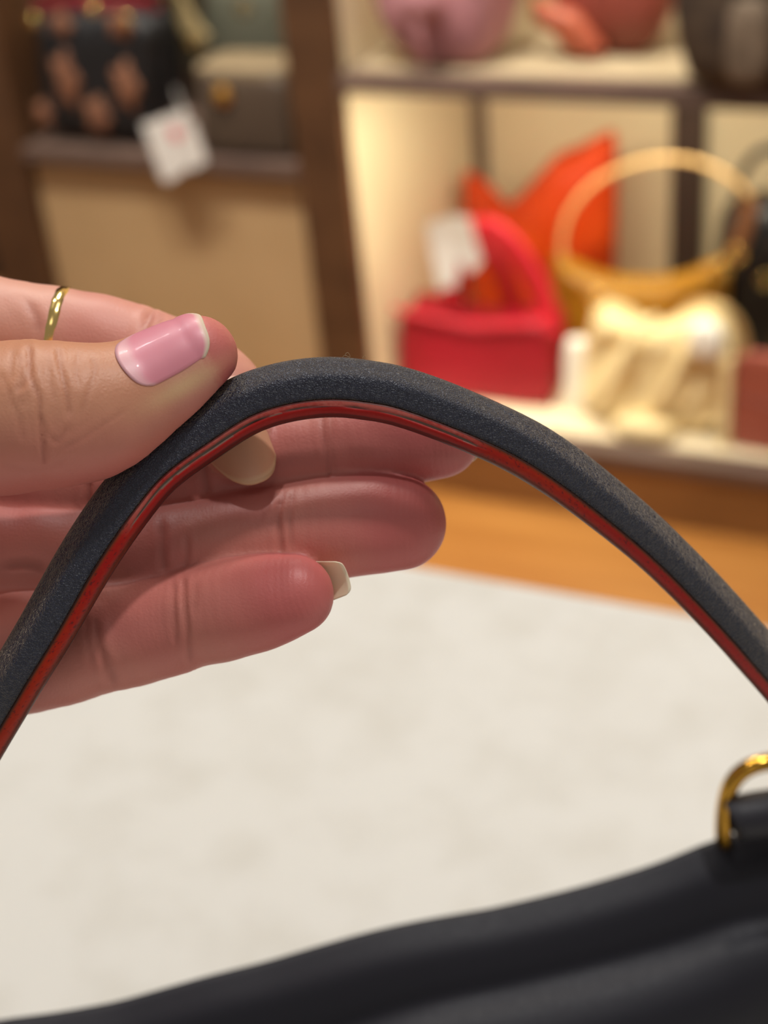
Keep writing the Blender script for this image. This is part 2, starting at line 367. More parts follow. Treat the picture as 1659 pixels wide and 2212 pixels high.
def surface_nets(Dg):
    s = Dg < 0
    cnt = np.zeros(np.array(s.shape) - 1, np.int8)
    for a in (0, 1):
        for b in (0, 1):
            for c in (0, 1): cnt += s[a:s.shape[0] - 1 + a, b:s.shape[1] - 1 + b, c:s.shape[2] - 1 + c]
    act = np.argwhere((cnt > 0) & (cnt < 8))
    idx = np.full(cnt.shape, -1, np.int32); idx[tuple(act.T)] = np.arange(len(act))
    acc = np.zeros((len(act), 3)); n = np.zeros(len(act))
    cs = [(a, b, c) for a in (0, 1) for b in (0, 1) for c in (0, 1)]
    val = {c: Dg[act[:, 0] + c[0], act[:, 1] + c[1], act[:, 2] + c[2]] for c in cs}
    for c in cs:
        for ax in range(3):
            if c[ax]: continue
            e = list(c); e[ax] = 1; e = tuple(e)
            v0, v1 = val[c], val[e]; mk = (v0 < 0) != (v1 < 0)
            t = v0 / np.where(mk, v0 - v1, 1)
            P = np.array(c, float) + np.outer(t, np.eye(3)[ax]); acc[mk] += P[mk]; n[mk] += 1
    V = act + acc / n[:, None]
    Q = []
    for ax in range(3):
        sl0 = [slice(None)] * 3; sl1 = [slice(None)] * 3; sl0[ax] = slice(0, -1); sl1[ax] = slice(1, None)
        ch = s[tuple(sl0)] != s[tuple(sl1)]
        e = np.argwhere(ch); flip = s[tuple(sl0)][tuple(e.T)]
        o1, o2 = (ax + 1) % 3, (ax + 2) % 3
        ok = (e[:, o1] > 0) & (e[:, o2] > 0) & (e[:, o1] < cnt.shape[o1]) & (e[:, o2] < cnt.shape[o2])
        e, flip = e[ok], flip[ok]
        u = np.eye(3, dtype=int)[o1]; v = np.eye(3, dtype=int)[o2]
        q = np.stack([idx[tuple((e - u - v).T)], idx[tuple((e - v).T)], idx[tuple(e.T)], idx[tuple((e - u).T)]], 1)
        q[~flip] = q[~flip][:, ::-1]; Q.append(q)
    return V, np.vstack(Q)
HV, HF = surface_nets(body)
def sample(Dg, G):
    G = np.clip(G, 0, np.array(Dg.shape) - 1.001); i = G.astype(int); f = G - i; o = 0
    for a in (0, 1):
        for b in (0, 1):
            for c in (0, 1):
                wt = np.where(a, f[:, 0], 1 - f[:, 0]) * np.where(b, f[:, 1], 1 - f[:, 1]) * np.where(c, f[:, 2], 1 - f[:, 2])
                o = o + wt * Dg[i[:, 0] + a, i[:, 1] + b, i[:, 2] + c]
    return o
def sdf_normal(G):
    g = np.stack([sample(body, G + e * .9) - sample(body, G - e * .9) for e in np.eye(3)], 1)
    return g / (np.linalg.norm(g, axis=1)[:, None] + 1e-9)
for _ in range(2): HV = HV - sdf_normal(HV) * sample(body, HV)[:, None] / H * .8
# light relaxation
E_ = np.vstack([HF[:, [0, 1]], HF[:, [1, 2]], HF[:, [2, 3]], HF[:, [3, 0]]])
def relax(V, n, lam=.5):
    for _ in range(n):
        a = np.zeros_like(V); c = np.zeros(len(V))
        for k in range(3):
            a[:, k] = np.bincount(E_[:, 0], V[E_[:, 1], k], len(V)) + np.bincount(E_[:, 1], V[E_[:, 0], k], len(V))
        c = np.bincount(E_[:, 0], minlength=len(V)) + np.bincount(E_[:, 1], minlength=len(V))
        V = V + lam * (a / c[:, None] - V)
    return V
HV = relax(HV, 4)
HN = sdf_normal(HV)
P = LO + HV * H                                       # mm, camera space
# nearest finger, parameter along it
names = list(DN); best = np.full(len(P), 1e9); part = np.full(len(P), -1); par = np.zeros(len(P))
infr = np.where(P[:, 0] > -75)[0]
for k, nme in enumerate(names):
    A = DN[nme]
    for i in range(len(A)):
        d = np.linalg.norm(P[infr] - A[i, :3], axis=1) - A[i, 3]
        mk = d < best[infr]; w_ = infr[mk]
        best[w_] = d[mk]; part[w_] = k; par[w_] = i / (len(A) - 1)
PX = CX + F * P[:, 0] / P[:, 2]; PY = CY + F * P[:, 1] / P[:, 2]
facing = np.clip(-np.einsum('ij,ij->i', HN, P / np.linalg.norm(P, axis=1)[:, None]), 0, 1)

# creases and wrinkles: (finger, polyline in px, half width px, depth mm)
CR = [
 ('thumb', [(62, 735), (58, 775), (62, 800), (50, 830), (30, 850)], 7, .20), ('thumb', [(30, 745), (24, 790), (20, 830)], 6, .12),
 ('thumb', [(66, 745), (66, 800), (72, 828), (84, 860), (86, 900), (92, 950), (96, 1010)], 6, .26), ('thumb', [(123, 745), (130, 790), (140, 830), (146, 870), (150, 905)], 6, .20),
 ('thumb', [(170, 755), (165, 800), (172, 840)], 5, .09), ('thumb', [(196, 765), (205, 800), (190, 850), (172, 900)], 6, .10),
 ('thumb', [(84, 895), (100, 930), (120, 955), (135, 940), (150, 915)], 5, .12), ('thumb', [(0, 800), (20, 850), (40, 900), (52, 960)], 6, .12),
 ('thumb', [(280, 880), (220, 920), (165, 955), (130, 970)], 6, .08), ('thumb', [(0, 1000), (60, 1015), (110, 1005), (150, 990)], 8, .06), ('thumb', [(40, 760), (46, 800), (40, 850), (55, 885)], 5, .12),
 ('thumb', [(105, 770), (108, 820), (118, 870)], 4, .08),
 ('index', [(335, 660), (322, 690), (312, 715), (306, 745)], 10, .42), ('index', [(352, 668), (340, 700), (330, 740)], 8, .18), ('index', [(50, 640), (70, 670), (82, 700), (84, 740)], 12, .25),
 ('middle', [(696, 880), (700, 950), (712, 1020), (716, 1060)], 7, .26), ('middle', [(716, 880), (716, 960), (728, 1030)], 6, .14), ('middle', [(192, 1020), (190, 1070), (186, 1120)], 9, .5), ('middle', [(430, 930), (440, 1000), (450, 1080)], 9, .3),
 ('ring', [(612, 1070), (600, 1110), (604, 1150), (610, 1230)], 7, .30), ('ring', [(632, 1060), (626, 1110), (630, 1190)], 6, .16), ('ring', [(348, 1120), (352, 1160), (352, 1200), (360, 1250)], 9, .32), ('ring', [(402, 1150), (404, 1200), (395, 1240)], 7, .22), ('ring', [(588, 1090), (584, 1150)], 6, .12), ('ring', [(0, 1226), (60, 1222), (110, 1236)], 9, .3),
 ('pinky', [(396, 1240), (398, 1290), (404, 1350), (410, 1440)], 7, .24), ('pinky', [(376, 1250), (376, 1330), (382, 1400)], 7, .16), ('pinky', [(205, 1330), (212, 1390), (230, 1440), (250, 1490)], 10, .34), ('pinky', [(185, 1320), (190, 1380), (205, 1450)], 8, .2), ('pinky', [(422, 1250), (420, 1330)], 6, .10),
]
crease = np.zeros(len(P)); disp = np.zeros(len(P))
for fn, pl, wd, dp in CR:
    wd *= .82; dp *= .85
    k = names.index(fn); pl = catmull(pl, 24)
    mk = np.where((part == k) & (facing > .05) & (PX > pl[:, 0].min() - 50) & (PX < pl[:, 0].max() + 50))[0]
    if not len(mk): continue
    d = np.full(len(mk), 1e9)
    for i in range(len(pl) - 1):
        a, b = pl[i], pl[i + 1]; v = b - a
        t = np.clip(((PX[mk] - a[0]) * v[0] + (PY[mk] - a[1]) * v[1]) / (v @ v), 0, 1)
        d = np.minimum(d, np.hypot(PX[mk] - a[0] - t * v[0], PY[mk] - a[1] - t * v[1]))
    ends = np.minimum(np.hypot(PX[mk] - pl[0, 0], PY[mk] - pl[0, 1]), np.hypot(PX[mk] - pl[-1, 0], PY[mk] - pl[-1, 1]))
    d = d + 1.6 * wd * np.clip(1 - ends / (3.5 * wd), 0, 1)
    g = np.exp(-(d / wd) ** 2) - .45 * np.exp(-((d - 2.4 * wd) / (1.3 * wd)) ** 2)
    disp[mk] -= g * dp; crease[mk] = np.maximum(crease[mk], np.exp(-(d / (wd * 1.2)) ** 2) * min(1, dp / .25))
thm = part == names.index('thumb')
disp += .05 * smoothnoise(P, 3, .5) * (part >= 0)
# nail bed of the thumb sinks a little below its rim
P = P + HN * disp[:, None]

# skin colour: pigment and blood, with finger shade and index light painted in
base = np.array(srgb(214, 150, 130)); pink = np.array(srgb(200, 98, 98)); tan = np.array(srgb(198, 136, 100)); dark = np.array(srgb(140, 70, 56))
colr = np.tile(base, (len(P), 1))
def blend(c, k):
    global colr
    colr = colr + (np.asarray(c) - colr) * np.clip(k, 0, 1)[:, None]
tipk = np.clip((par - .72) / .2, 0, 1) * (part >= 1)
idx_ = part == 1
blend(pink, .45 * (part >= 2) + .4 * tipk * (part >= 2) + .10 * idx_)  # fingers pinker, and darkened to paint in their shade
blend(srgb(232, 172, 150), .6 * idx_ * np.clip((.75 - par) / .1, 0, 1))  # index paled to paint in the bright light on it
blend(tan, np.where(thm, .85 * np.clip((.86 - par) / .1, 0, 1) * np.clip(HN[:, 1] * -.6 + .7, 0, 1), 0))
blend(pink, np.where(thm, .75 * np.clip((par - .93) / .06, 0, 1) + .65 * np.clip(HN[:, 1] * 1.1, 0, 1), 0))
blend(srgb(226, 188, 142), np.where(thm, .8 * np.exp(-(((PX - 400) * .87 - (PY - 832) * .5) / 85) ** 2 - (((PX - 400) * .5 + (PY - 832) * .87) / 22) ** 2), 0))
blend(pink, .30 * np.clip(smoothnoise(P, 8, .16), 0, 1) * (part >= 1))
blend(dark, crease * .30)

def skin_material():
    mt = mat('skin', (.6, .35, .25), .46, attr='col', sss=.12, spec=.45)
    nt = mt.node_tree; b = nt.nodes['Principled BSDF']; L = nt.links.new
    tc = nt.nodes.new('ShaderNodeTexCoord')
    v = nt.nodes.new('ShaderNodeTexVoronoi'); v.feature = 'DISTANCE_TO_EDGE'; v.inputs['Scale'].default_value = 1500
    n = nt.nodes.new('ShaderNodeTexNoise'); n.inputs['Scale'].default_value = 2600; n.inputs['Detail'].default_value = 3
    a = nt.nodes.new('ShaderNodeMath'); a.operation = 'MULTIPLY_ADD'; a.inputs[1].default_value = .8
    at = nt.nodes.new('ShaderNodeAttribute'); at.attribute_name = 'ridge'
    wv = nt.nodes.new('ShaderNodeMath'); wv.operation = 'SINE'
    mul = nt.nodes.new('ShaderNodeMath'); mul.operation = 'MULTIPLY_ADD'
    am = nt.nodes.new('ShaderNodeAttribute'); am.attribute_name = 'ridge_amount'
    bp = nt.nodes.new('ShaderNodeBump'); bp.inputs['Strength'].default_value = .42; bp.inputs['Distance'].default_value = .00009
    L(tc.outputs['Object'], v.inputs['Vector']); L(tc.outputs['Object'], n.inputs['Vector'])
    L(v.outputs['Distance'], a.inputs[0]); L(n.outputs['Fac'], a.inputs[2])
    L(at.outputs['Fac'], wv.inputs[0]); L(wv.outputs[0], mul.inputs[0]); L(am.outputs['Fac'], mul.inputs[1]); L(a.outputs[0], mul.inputs[2])
    L(mul.outputs[0], bp.inputs['Height']); L(bp.outputs['Normal'], b.inputs['Normal'])
    return mt
M_skin = skin_material()
person = empty('person', ptz(-380, 1150, 240), "left hand with manicured nails pinching the curved navy bag handle", 'person')
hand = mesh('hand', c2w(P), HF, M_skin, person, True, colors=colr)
# finger-print ridges run round the pads
ridge = np.zeros(len(P)); ramt = np.zeros(len(P))
for k in range(1, 5):
    mk = part == k; A = DN[names[k]]; tip = A[-1, :3]; dirv = A[-1, :3] - A[-9, :3]; dirv /= np.linalg.norm(dirv)
    q = P[mk] - (tip - dirv * 4); al = q @ dirv; side = np.linalg.norm(q - np.outer(al, dirv), axis=1)
    ridge[mk] = np.where(al > 0, np.hypot(al, side * .75), np.hypot(al * .55, side * .75)) * 2 * np.pi / .50 + smoothnoise(P[mk], 5, .35) * 1.6
    ramt[mk] = .20 * np.clip((par[mk] - .55) / .15, 0, 1) * np.clip(facing[mk] * 2, 0, 1)
for nm, arr in (('ridge', ridge), ('ridge_amount', ramt)):
    at_ = hand.data.attributes.new(nm, 'FLOAT', 'POINT'); at_.data.foreach_set('value', arr.astype(np.float32))

# nails: curved plates that hug the finger
def nail(fn, dorsal, s0, s1, half, lift, bed, tipc, squareness=.5, over=0., drop=0., thick=.35, base_round=.22, roll=0., seed=1, name='nail', label=None, endr=.16, skew=0., oval=0., follow=0., lim=1.07):
    """s0..s1 in mm back from / past the last centre of the finger; dorsal in camera axes"""
    A = DN[fn]; c = A[-1, :3]; T = A[-1, :3] - A[-8, :3]; T /= np.linalg.norm(T)
    dz = np.asarray(dorsal, float); dz -= T * (dz @ T); dz /= np.linalg.norm(dz); sd = np.cross(T, dz)
    L_ = np.r_[0, np.cumsum(np.linalg.norm(np.diff(A[:, :3], axis=0), axis=1))]; L_ -= L_[-1]
    nu, nv = 26, 25; V = []; colv = []
    for i in range(nu):
        u = i / (nu - 1)
        for j in range(nv):
            v = 2 * j / (nv - 1) - 1
            sA = s0 + (s1 - s0) * (base_round * v * v * .6 + .10 * v ** 8)
            sB = s1 - (s1 - s0) * endr * abs(v) ** (2 + 4 * squareness)
            if oval: sB = s1 - oval * (1 - math.sqrt(max(0, 1 - min(1, abs(v)) ** 2.3)))
            s = sA + (sB - sA) * u + skew * (1 + v * (-1 if sd[1] > 0 else 1))
            if s <= 0:
                ctr = np.array([np.interp(s, L_, A[:, k]) for k in range(3)]); r = np.interp(s, L_, A[:, 3])
            else:
                ctr = c + T * s; r = A[-1, 3]
            an = v * half * (1 - .10 * (1 - u) ** 2)
            dr = math.cos(an) * dz + math.sin(an) * sd
            V.append((ctr, dr, r, max(s, 0)))
            k = np.clip((s - (A[-1, 3] * .2)) / 1.0, 0, 1) if over else 0
            fe = np.clip((u - .93) / .05, 0, 1); lun = np.clip((.20 - u - .10 * v * v) / .08, 0, 1)
            cc = np.array(bed) * (1 - lun * .35) + np.array(srgb(236, 208, 204)) * lun * .35
            colv.append(cc + (np.array(tipc) - cc) * max(fe, k))
    Cn = np.array([v[0] for v in V]); Dn = np.array([v[1] for v in V]); rn = np.array([v[2] for v in V]); sn = np.array([v[3] for v in V])
    Cq = Cn - np.outer(sn, T)                           # march out to the real skin
    lo_, hi_ = rn * .5, rn * lim + .1 + lift
    for _ in range(18):
        md = (lo_ + hi_) / 2; ins = sample(body, (Cq + Dn * md[:, None] - LO) / H) < lift
        lo_ = np.where(ins, md, lo_); hi_ = np.where(ins, hi_, md)
    rr = lo_ - drop * sn
    if follow: rr = lo_ * np.sqrt(np.clip(1 - (follow * sn / A[-1, 3]) ** 2, .2, 1))
    V = Cn + Dn * rr[:, None]
    colv = np.array(colv); n0 = len(V)
    Vc = V - thick * np.array([dz] * n0)
    Fc = grid_faces(nu, nv) + [q[::-1] for q in grid_faces(nu, nv, off=n0)]
    bd = [i * nv for i in range(nu)] + [(nu - 1) * nv + j for j in range(1, nv)] + [i * nv + nv - 1 for i in range(nu - 2, -1, -1)] + [j for j in range(nv - 2, 0, -1)]
    for a, b in zip(bd, bd[1:] + bd[:1]): Fc.append((a, a + n0, b + n0, b))
    mt = mat('nail', (.8, .5, .45), .42, attr='col', spec=.5, coat=.04, sss=.15)
    o = mesh(name, c2w(np.vstack([V, Vc])), Fc, mt, hand, True, colors=np.vstack([colv, colv]))
    fs = np.ones(len(o.data.polygons), bool); fs[2 * (nu - 1) * (nv - 1):] = False; o.data.polygons.foreach_set('use_smooth', fs)
    if label: o['label'] = label
    return o
BEIGE = srgb(248, 230, 200); IV = srgb(232, 214, 188); BED = srgb(228, 140, 154)
nail('thumb', (-.20, -.46, -.88), -10.3, 2.4, .74, .10, BED, IV, .7, skew=.75, endr=.13, follow=.85, lim=1.5, label='glossy pink thumbnail with a pale rim')
nail('index', (.35, .25, -.90), -7.5, 8.6, 1.25, .10, srgb(216, 154, 122), srgb(230, 186, 146), 0., drop=.20, oval=10., lim=1.16, label='pale beige fingernail under the handle')
nail('middle', (.1, .62, .75), -8, 6.0, .9, .2, IV, IV, .4, over=1, drop=.45, thick=.18)
nail('ring', (.15, .40, .9), -8, 6.4, 1.0, .25, IV, IV, .4, over=1, drop=.42, thick=.18)
nail('pinky', (.05, -.22, .95), -7, 7.6, .72, .2, BED, BEIGE, 2., over=1, drop=.28, endr=.06, thick=.3)

# gold band on the index finger
A = DN['index']; i_ = int(np.argmin(np.abs(CX + F * A[:, 0] / A[:, 2] - 128))); c_, r_ = A[i_, :3], A[i_, 3]
T_ = A[i_ + 2, :3] - A[i_ - 2, :3]; T_ /= np.linalg.norm(T_); T_ += np.array([.03, .0, .0]); T_ /= np.linalg.norm(T_)
up_ = np.cross(T_, (0, 0, 1.)); up_ /= np.linalg.norm(up_); sd_ = np.cross(up_, T_)
prof = [(-.98, .0), (-.95, .62), (-.6, .80), (0, .86), (.6, .80), (.95, .62), (.98, .0), (.5, -.15), (-.5, -.15)]
n_ = 180; V = []; rng = np.random.RandomState(4)
ham = catmull(rng.rand(46, 1), n_)[:, 0]
for i in range(n_):
    a = 2 * math.pi * i / n_; d_ = math.cos(a) * up_ + math.sin(a) * sd_
    for px_, h_ in prof: V.append(c_ + T_ * px_ + d_ * (r_ + .02 + h_ + (.16 * (ham[i] - .5) * (1 + .5 * math.sin(5 * px_ + i * .2)) if h_ > .5 else 0)))
V = c2w(np.array(V)); k = len(prof)
Fc = [(i * k + j, ((i + 1) % n_) * k + j, ((i + 1) % n_) * k + (j + 1) % k, i * k + (j + 1) % k) for i in range(n_) for j in range(k)]
tag(mesh('finger_ring', V, Fc, M_gold, None, True), 'thin hammered gold band worn on the index finger', 'ring')

del body

# ------------------------------------------------------------------ the handbag in front: handle, edge paint, ring, body
NAVY = srgb(50, 52, 64)
M_navy = leather('navy_leather', srgb(32, 36, 56), .40, 2300., .9, .00022)
_b = M_navy.node_tree.nodes['Principled BSDF']; _b.inputs['Sheen Weight'].default_value = .6; _b.inputs['Specular IOR Level'].default_value = .65; _b.inputs['Sheen Roughness'].default_value = .28; _b.inputs['Sheen Tint'].default_value = (1, .80, .56, 1)
M_bag = leather('navy_bag_leather', srgb(22, 21, 31), .44, 1100., .25, .00012, .4)
# section: a outwards from the arch, b towards the viewer, in units of half height
prof = catmull([(-.86, -.48), (-.54, -.80), (0, -.96), (.46, -.86), (.82, -.55), (1.0, -.18), (.955, .14), (.76, .44), (.56, .72), (.41, .875), (.27, .925), (.08, .925), (-.16, .905), (-.33, .86), (-.375, .78), (-.40, .66)], 54)
prof = np.vstack([prof, [(-.70, .58), (-.93, .25), (-1.0, -.1)]])
n = 900; C_, oa, fb = handle_frames(n); hh = C_[:, 3] / 2
wob = 1 + .006 * np.array([math.sin(i * .19) + math.sin(i * .071 + 1) for i in range(n)])
V = C_[:, None, :3] + hh[:, None, None] * wob[:, None, None] * (oa[:, None] * prof[None, :, :1] + fb[:, None] * prof[None, :, 1:])
k = len(prof); V = V.reshape(-1, 3)
Fc = grid_faces(n, k, True) + [tuple(range(k))[::-1], tuple((n - 1) * k + j for j in range(k))]
bagbase = atZ(900, 2100, TZ)
handbag = empty('handbag', (-.02, .22, TZ), 'large navy leather handbag standing on the ivory table, its handle lifted', 'handbag')
handle = mesh('handle', c2w(V), Fc, M_navy, handbag, True)
# edge paint: a two layer red edge, split open over the crown of the arch
n = 2600; C_, oa, fb = handle_frames(n); hh = C_[:, 3] / 2
xp = CX + F * C_[:, 0] / C_[:, 2]
ep = catmull([(-.37, .74), (-.375, .835), (-.43, .885), (-.54, .885), (-.66, .865), (-.78, .815), (-.89, .71), (-.965, .54), (-.99, .36), (-.985, .10)], 40)
_q = np.r_[0, np.cumsum(np.linalg.norm(np.diff(ep, axis=0), axis=1))]; ep = np.stack([np.interp(np.linspace(0, _q[-1], 40), _q, ep[:, k]) for k in range(2)], 1)
q = (-.395 - ep[:, 0]) / .59                             # 0 at the leather, 1 at the lower rim
en = np.gradient(ep, axis=0); en = np.stack([en[:, 1], -en[:, 0]], 1); en /= np.linalg.norm(en, axis=1)[:, None]
if (en[:, 1] * .8 - en[:, 0]).mean() < 0: en = -en
rng = np.random.RandomState(7)
def n1(freq, seed, amp=1.):
    r = np.random.RandomState(seed); m_ = max(4, int(n * freq)); return amp * (np.interp(np.linspace(0, m_ - 1, n), np.arange(m_), r.rand(m_)) * 2 - 1)
open_ = np.clip((xp - 235) / 40, 0, 1) * np.clip((1060 - xp) / 60, 0, 1)
wide = open_ * (.52 + .35 * n1(.02, 1) + .25 * n1(.08, 2) + .25 * np.clip(1 - np.abs(xp - 420) / 160, 0, 1))
wide = np.clip(wide, 0, 1.2)
midq = .37 + .02 * n1(.01, 3) + .012 * n1(.06, 4)
low = .05 * n1(.05, 5) + .03 * n1(.2, 6)                 # ragged lip of the lower red layer
V = np.zeros((n, 40, 3)); colr2 = np.zeros((n, 40, 3))
RED = np.array(srgb(164, 16, 10)); REDD = np.array(srgb(92, 12, 8)); ORG = np.array(srgb(176, 44, 4)); PINKR = np.array(srgb(184, 98, 88)); RAW = np.array(srgb(126, 112, 100)); BLK = np.array(srgb(34, 26, 26)); BRN = np.array(srgb(104, 46, 16)); DKR = np.array(srgb(66, 22, 16))
fine = rng.rand(n, 40); fine = (fine + np.roll(fine, 1, 0) + np.roll(fine, -1, 0) + np.roll(fine, 1, 1)) / 4
for j in range(40):
    dq = (q[j] - midq)
    g = np.exp(-(dq / (.02 + .075 * wide)) ** 2) * np.clip(wide * 1.8, 0, 1)
    bulge = .018 * math.sin(math.pi * min(1, max(0, q[j]) / .98)) + .012 * (fine[:, j] - .5)
    lip = np.where(q[j] < .36, -.02 * open_, 0)
    off = bulge + lip - .12 * g
    V[:, j] = C_[:, :3] + hh[:, None] * (oa * (ep[j, 0] + off * en[j, 0])[:, None] + fb * (ep[j, 1] + off * en[j, 1])[:, None])
    c = np.tile(RED, (n, 1))
    c += (ORG - c) * (np.clip(.5 + .8 * n1(.01, 11) + 1.2 * (fine[:, j] - .5), 0, 1) * .85 * (1 - open_))[:, None]
    rag = q[j] + .5 * low
    brn = np.clip((.26 - q[j]) / .16, 0, 1) + np.clip((rag - .66) / .16, 0, 1)
    c += (BRN - c) * (np.clip(brn, 0, 1) * (1 - open_) * .9)[:, None]
    c += (DKR - c) * (np.clip((rag - .74) / .05, 0, 1) * open_ * .85)[:, None]
    up = (q[j] < .36) * open_ * np.clip(.75 + .5 * n1(.03, 13) + 1.0 * (fine[:, j] - .5), 0, 1)
    c += (PINKR - c) * up[:, None] * .85
    raw = np.clip((g - .25) / .3, 0, 1) * (.45 + .55 * (np.abs(dq + .03) < .05))
    raw = np.maximum(raw, open_ * ((dq > 0) & (dq < .045 + low)) * np.clip(.6 + 1.2 * n1(.02, 9), 0, 1) * .9)
    c += (RAW - c) * np.clip(raw, 0, 1)[:, None]
    c += (BLK - c) * (open_ * np.exp(-((dq - .035) / .014) ** 2) * np.clip(.5 + n1(.05, 15), 0, 1))[:, None]
    if q[j] > .93: c += (BLK - c) * min(1, (q[j] - .93) / .05)
    if q[j] < .06: c += (BLK - c) * .8
    c += (REDD - c) * (.35 * np.clip((q[j] - .55) / .25, 0, 1))
    pit = (fine[:, j] < .27) * (1 - open_)
    c += (BLK - c) * pit[:, None] * .6
    colr2[:, j] = c
V = V.reshape(-1, 3)
M_edge = mat('red_edge_paint', (.3, .03, .02), .46, attr='col', spec=.3, bump=.25, bscale=2500, bdist=.0001)
ed = mesh('edge_paint', c2w(V), grid_faces(n, 40), M_edge, handle, True, colors=colr2.reshape(-1, 3))
ed['label'] = 'red painted edge, cracked open over the crown of the handle'
# a few loose fibres on top of the handle
M_fib = mat('fibre', srgb(150, 128, 96), .7)
for fx in ([(738, 776), (744, 768), (756, 771), (752, 762), (746, 766), (756, 774)], [(786, 779), (783, 773), (788, 768), (790, 772)]):
    tube('loose_fibre', [ptz(a, b, 212) for a, b in fx], .00004, M_fib, handle, 30, 5)

# body
top = [(-700, 2440), (-300, 2275), (0, 2203), (120, 2188), (250, 2165), (450, 2108), (580, 2076), (700, 2040), (800, 2012), (880, 1994), (950, 1981), (1060, 1963), (1200, 1930), (1300, 1903), (1400, 1872), (1470, 1845), (1530, 1818), (1600, 1800), (1700, 1782), (1900, 1745), (2300, 1660)]
p0 = ptz(0, 2200, 325); p1 = ptz(1530, 1815, 345)
ua = p1 - p0; ua[2] = 0; ua /= np.linalg.norm(ua); wa = np.array([ua[1], -ua[0], 0]);
if wa @ (CAM - p0) < 0: wa = -wa
def on_rim(px, py):
    d = ray(px, py); t = ((p0 - CAM) @ wa) / (d @ wa); return CAM + d * t
rim = np.array([on_rim(*p) for p in top]); ru = (rim - p0) @ ua; rz = rim[:, 2]
print('bag rim heights', np.round(rz - TZ, 3), 'u', np.round(ru, 3))
ulo, uhi = -.10, .26
uu = np.linspace(ulo, uhi, 120)
zt = np.interp(uu, ru, rz)
ker = np.ones(3) / 3; zt[1:-1] = np.convolve(zt, ker, 'valid')
sec = catmull([(-.040, -.10), (-.022, -.045), (-.007, -.018), (-.0015, -.0032), (0, 0), (.003, -.0008), (.0075, -.0034), (.0110, -.0085), (.0130, -.0125), (.0158, -.0140), (.0205, -.0150), (.0262, -.0200), (.0305, -.0310), (.0335, -.056), (.0355, -.10)], 60)
V = []
for i, u in enumerate(uu):
    e = min(1, (u - ulo) / .02, (uhi - u) / .02); e = math.sqrt(max(e, .0)) * .9 + .1
    for a, b in np.vstack([[(-.042, -1)], sec, [(.035, -1)]]):
        z = zt[i] + b * (1 + .12 * math.sin(u * 40)) if b > -.9 else TZ + .0005
        z = max(z, TZ + .0005)
        a2 = a if a < 0.012 else a + .0016 * math.sin(u * 55 + 1) * (a - .012) / .03
        V.append(p0 + ua * u + wa * (a2 * e) + np.array([0, 0, z - p0[2]]))
k = 62; Fc = grid_faces(len(uu), k, True) + [tuple(range(k)), tuple((len(uu) - 1) * k + j for j in range(k))[::-1]]
mesh('body', V, Fc, M_bag, handbag, True)
# brass ring at the right end of the top edge and the leather loop that holds it
def rp(px, py, w_=.001):
    d = ray(px, py); t = ((p0 + wa * w_ - CAM) @ wa) / (d @ wa); return CAM + d * t
RP = [rp(*p) for p in [(1566, 1840), (1563, 1795), (1567, 1740), (1580, 1695), (1607, 1665), (1650, 1648), (1720, 1640), (1790, 1640), (1850, 1655), (1880, 1690), (1890, 1740), (1893, 1800)]]
tube('ring', RP, .0020, M_brass, handbag, 90, 16, wa)
LP = [rp(*p, .004) for p in [(1580, 1772), (1592, 1768), (1640, 1760), (1760, 1742), (1880, 1724)]]
M_blk = leather('black_loop_leather', srgb(34, 32, 40), .4, 1400., .3, .0001)
tube('ring_loop', LP, [.0044, .0052, .0055, .0055, .0052], M_blk, handbag, 50, 18)

# ------------------------------------------------------------------ goods on the shelves
ZL, ZT, ZC = .1142, .636, .5082
def YP(pts, Y): return [atY(a, b, Y) for a, b in pts]
def pillow(name, pts, Y, T, material, parent=None, n=72, power=3.0, centre=None, rings=12, wr=0., seed=1, floor_z=None, tilt=0.):
    """cushion with the given outline (image points carried onto the upright plane at Y), swelling to thickness T"""
    O = np.array(YP(pts, Y)); O = catmull(np.vstack([O, O[:1]]), n + 1)[:-1]
    if floor_z is not None: O[:, 2] = np.maximum(O[:, 2], floor_z)
    c = O.mean(0) if centre is None else atY(*centre, Y)
    V = []; rs = np.linspace(1, 0, rings + 1)[:-1]
    for sgn in (1, -1):
        for r in (rs if sgn == 1 else rs[1:]):
            P_ = c + (O - c) * r; off = T / 2 * (1 - r ** power) ** .5
            P_[:, 1] -= sgn * (off + wr * smoothnoise(P_ * 1.0, seed, 40.) * (1 - r ** 6)); V.append(P_)
    k1 = len(rs); V = np.vstack(V); V = np.vstack([V, c + [0, -T / 2, 0], c + [0, T / 2, 0]])
    Fc = grid_faces(k1, n, True)
    off = k1 * n; k2 = k1 - 1
    Fc += [tuple(q[::-1]) for q in grid_faces(k2, n, True, off)]
    Fc += [(j, (j + 1) % n, off + (j + 1) % n, off + j) for j in range(n)]
    Fc += [((k1 - 1) * n + j, len(V) - 2, (k1 - 1) * n + (j + 1) % n) for j in range(n)]
    Fc += [(off + (k2 - 1) * n + j, off + (k2 - 1) * n + (j + 1) % n, len(V) - 1) for j in range(n)]
    if tilt:
        zb = V[:, 2].min(); V[:, 1] += (V[:, 2] - zb) * tilt
    return mesh(name, V, Fc, material, parent, True)
def card(name, quad, Y, material, parent=None, th=.0012, dy=0.):
    q = np.array(YP(quad, Y)); q[:, 1] += dy
    bm = bmesh.new(); vs = [bm.verts.new(p) for p in q]; f = bm.faces.new(vs)
    ex = bmesh.ops.extrude_face_region(bm, geom=[f])
    for v in ex['geom']:
        if isinstance(v, bmesh.types.BMVert): v.co.y += th
    return bm_obj(name, bm, material, parent, False)

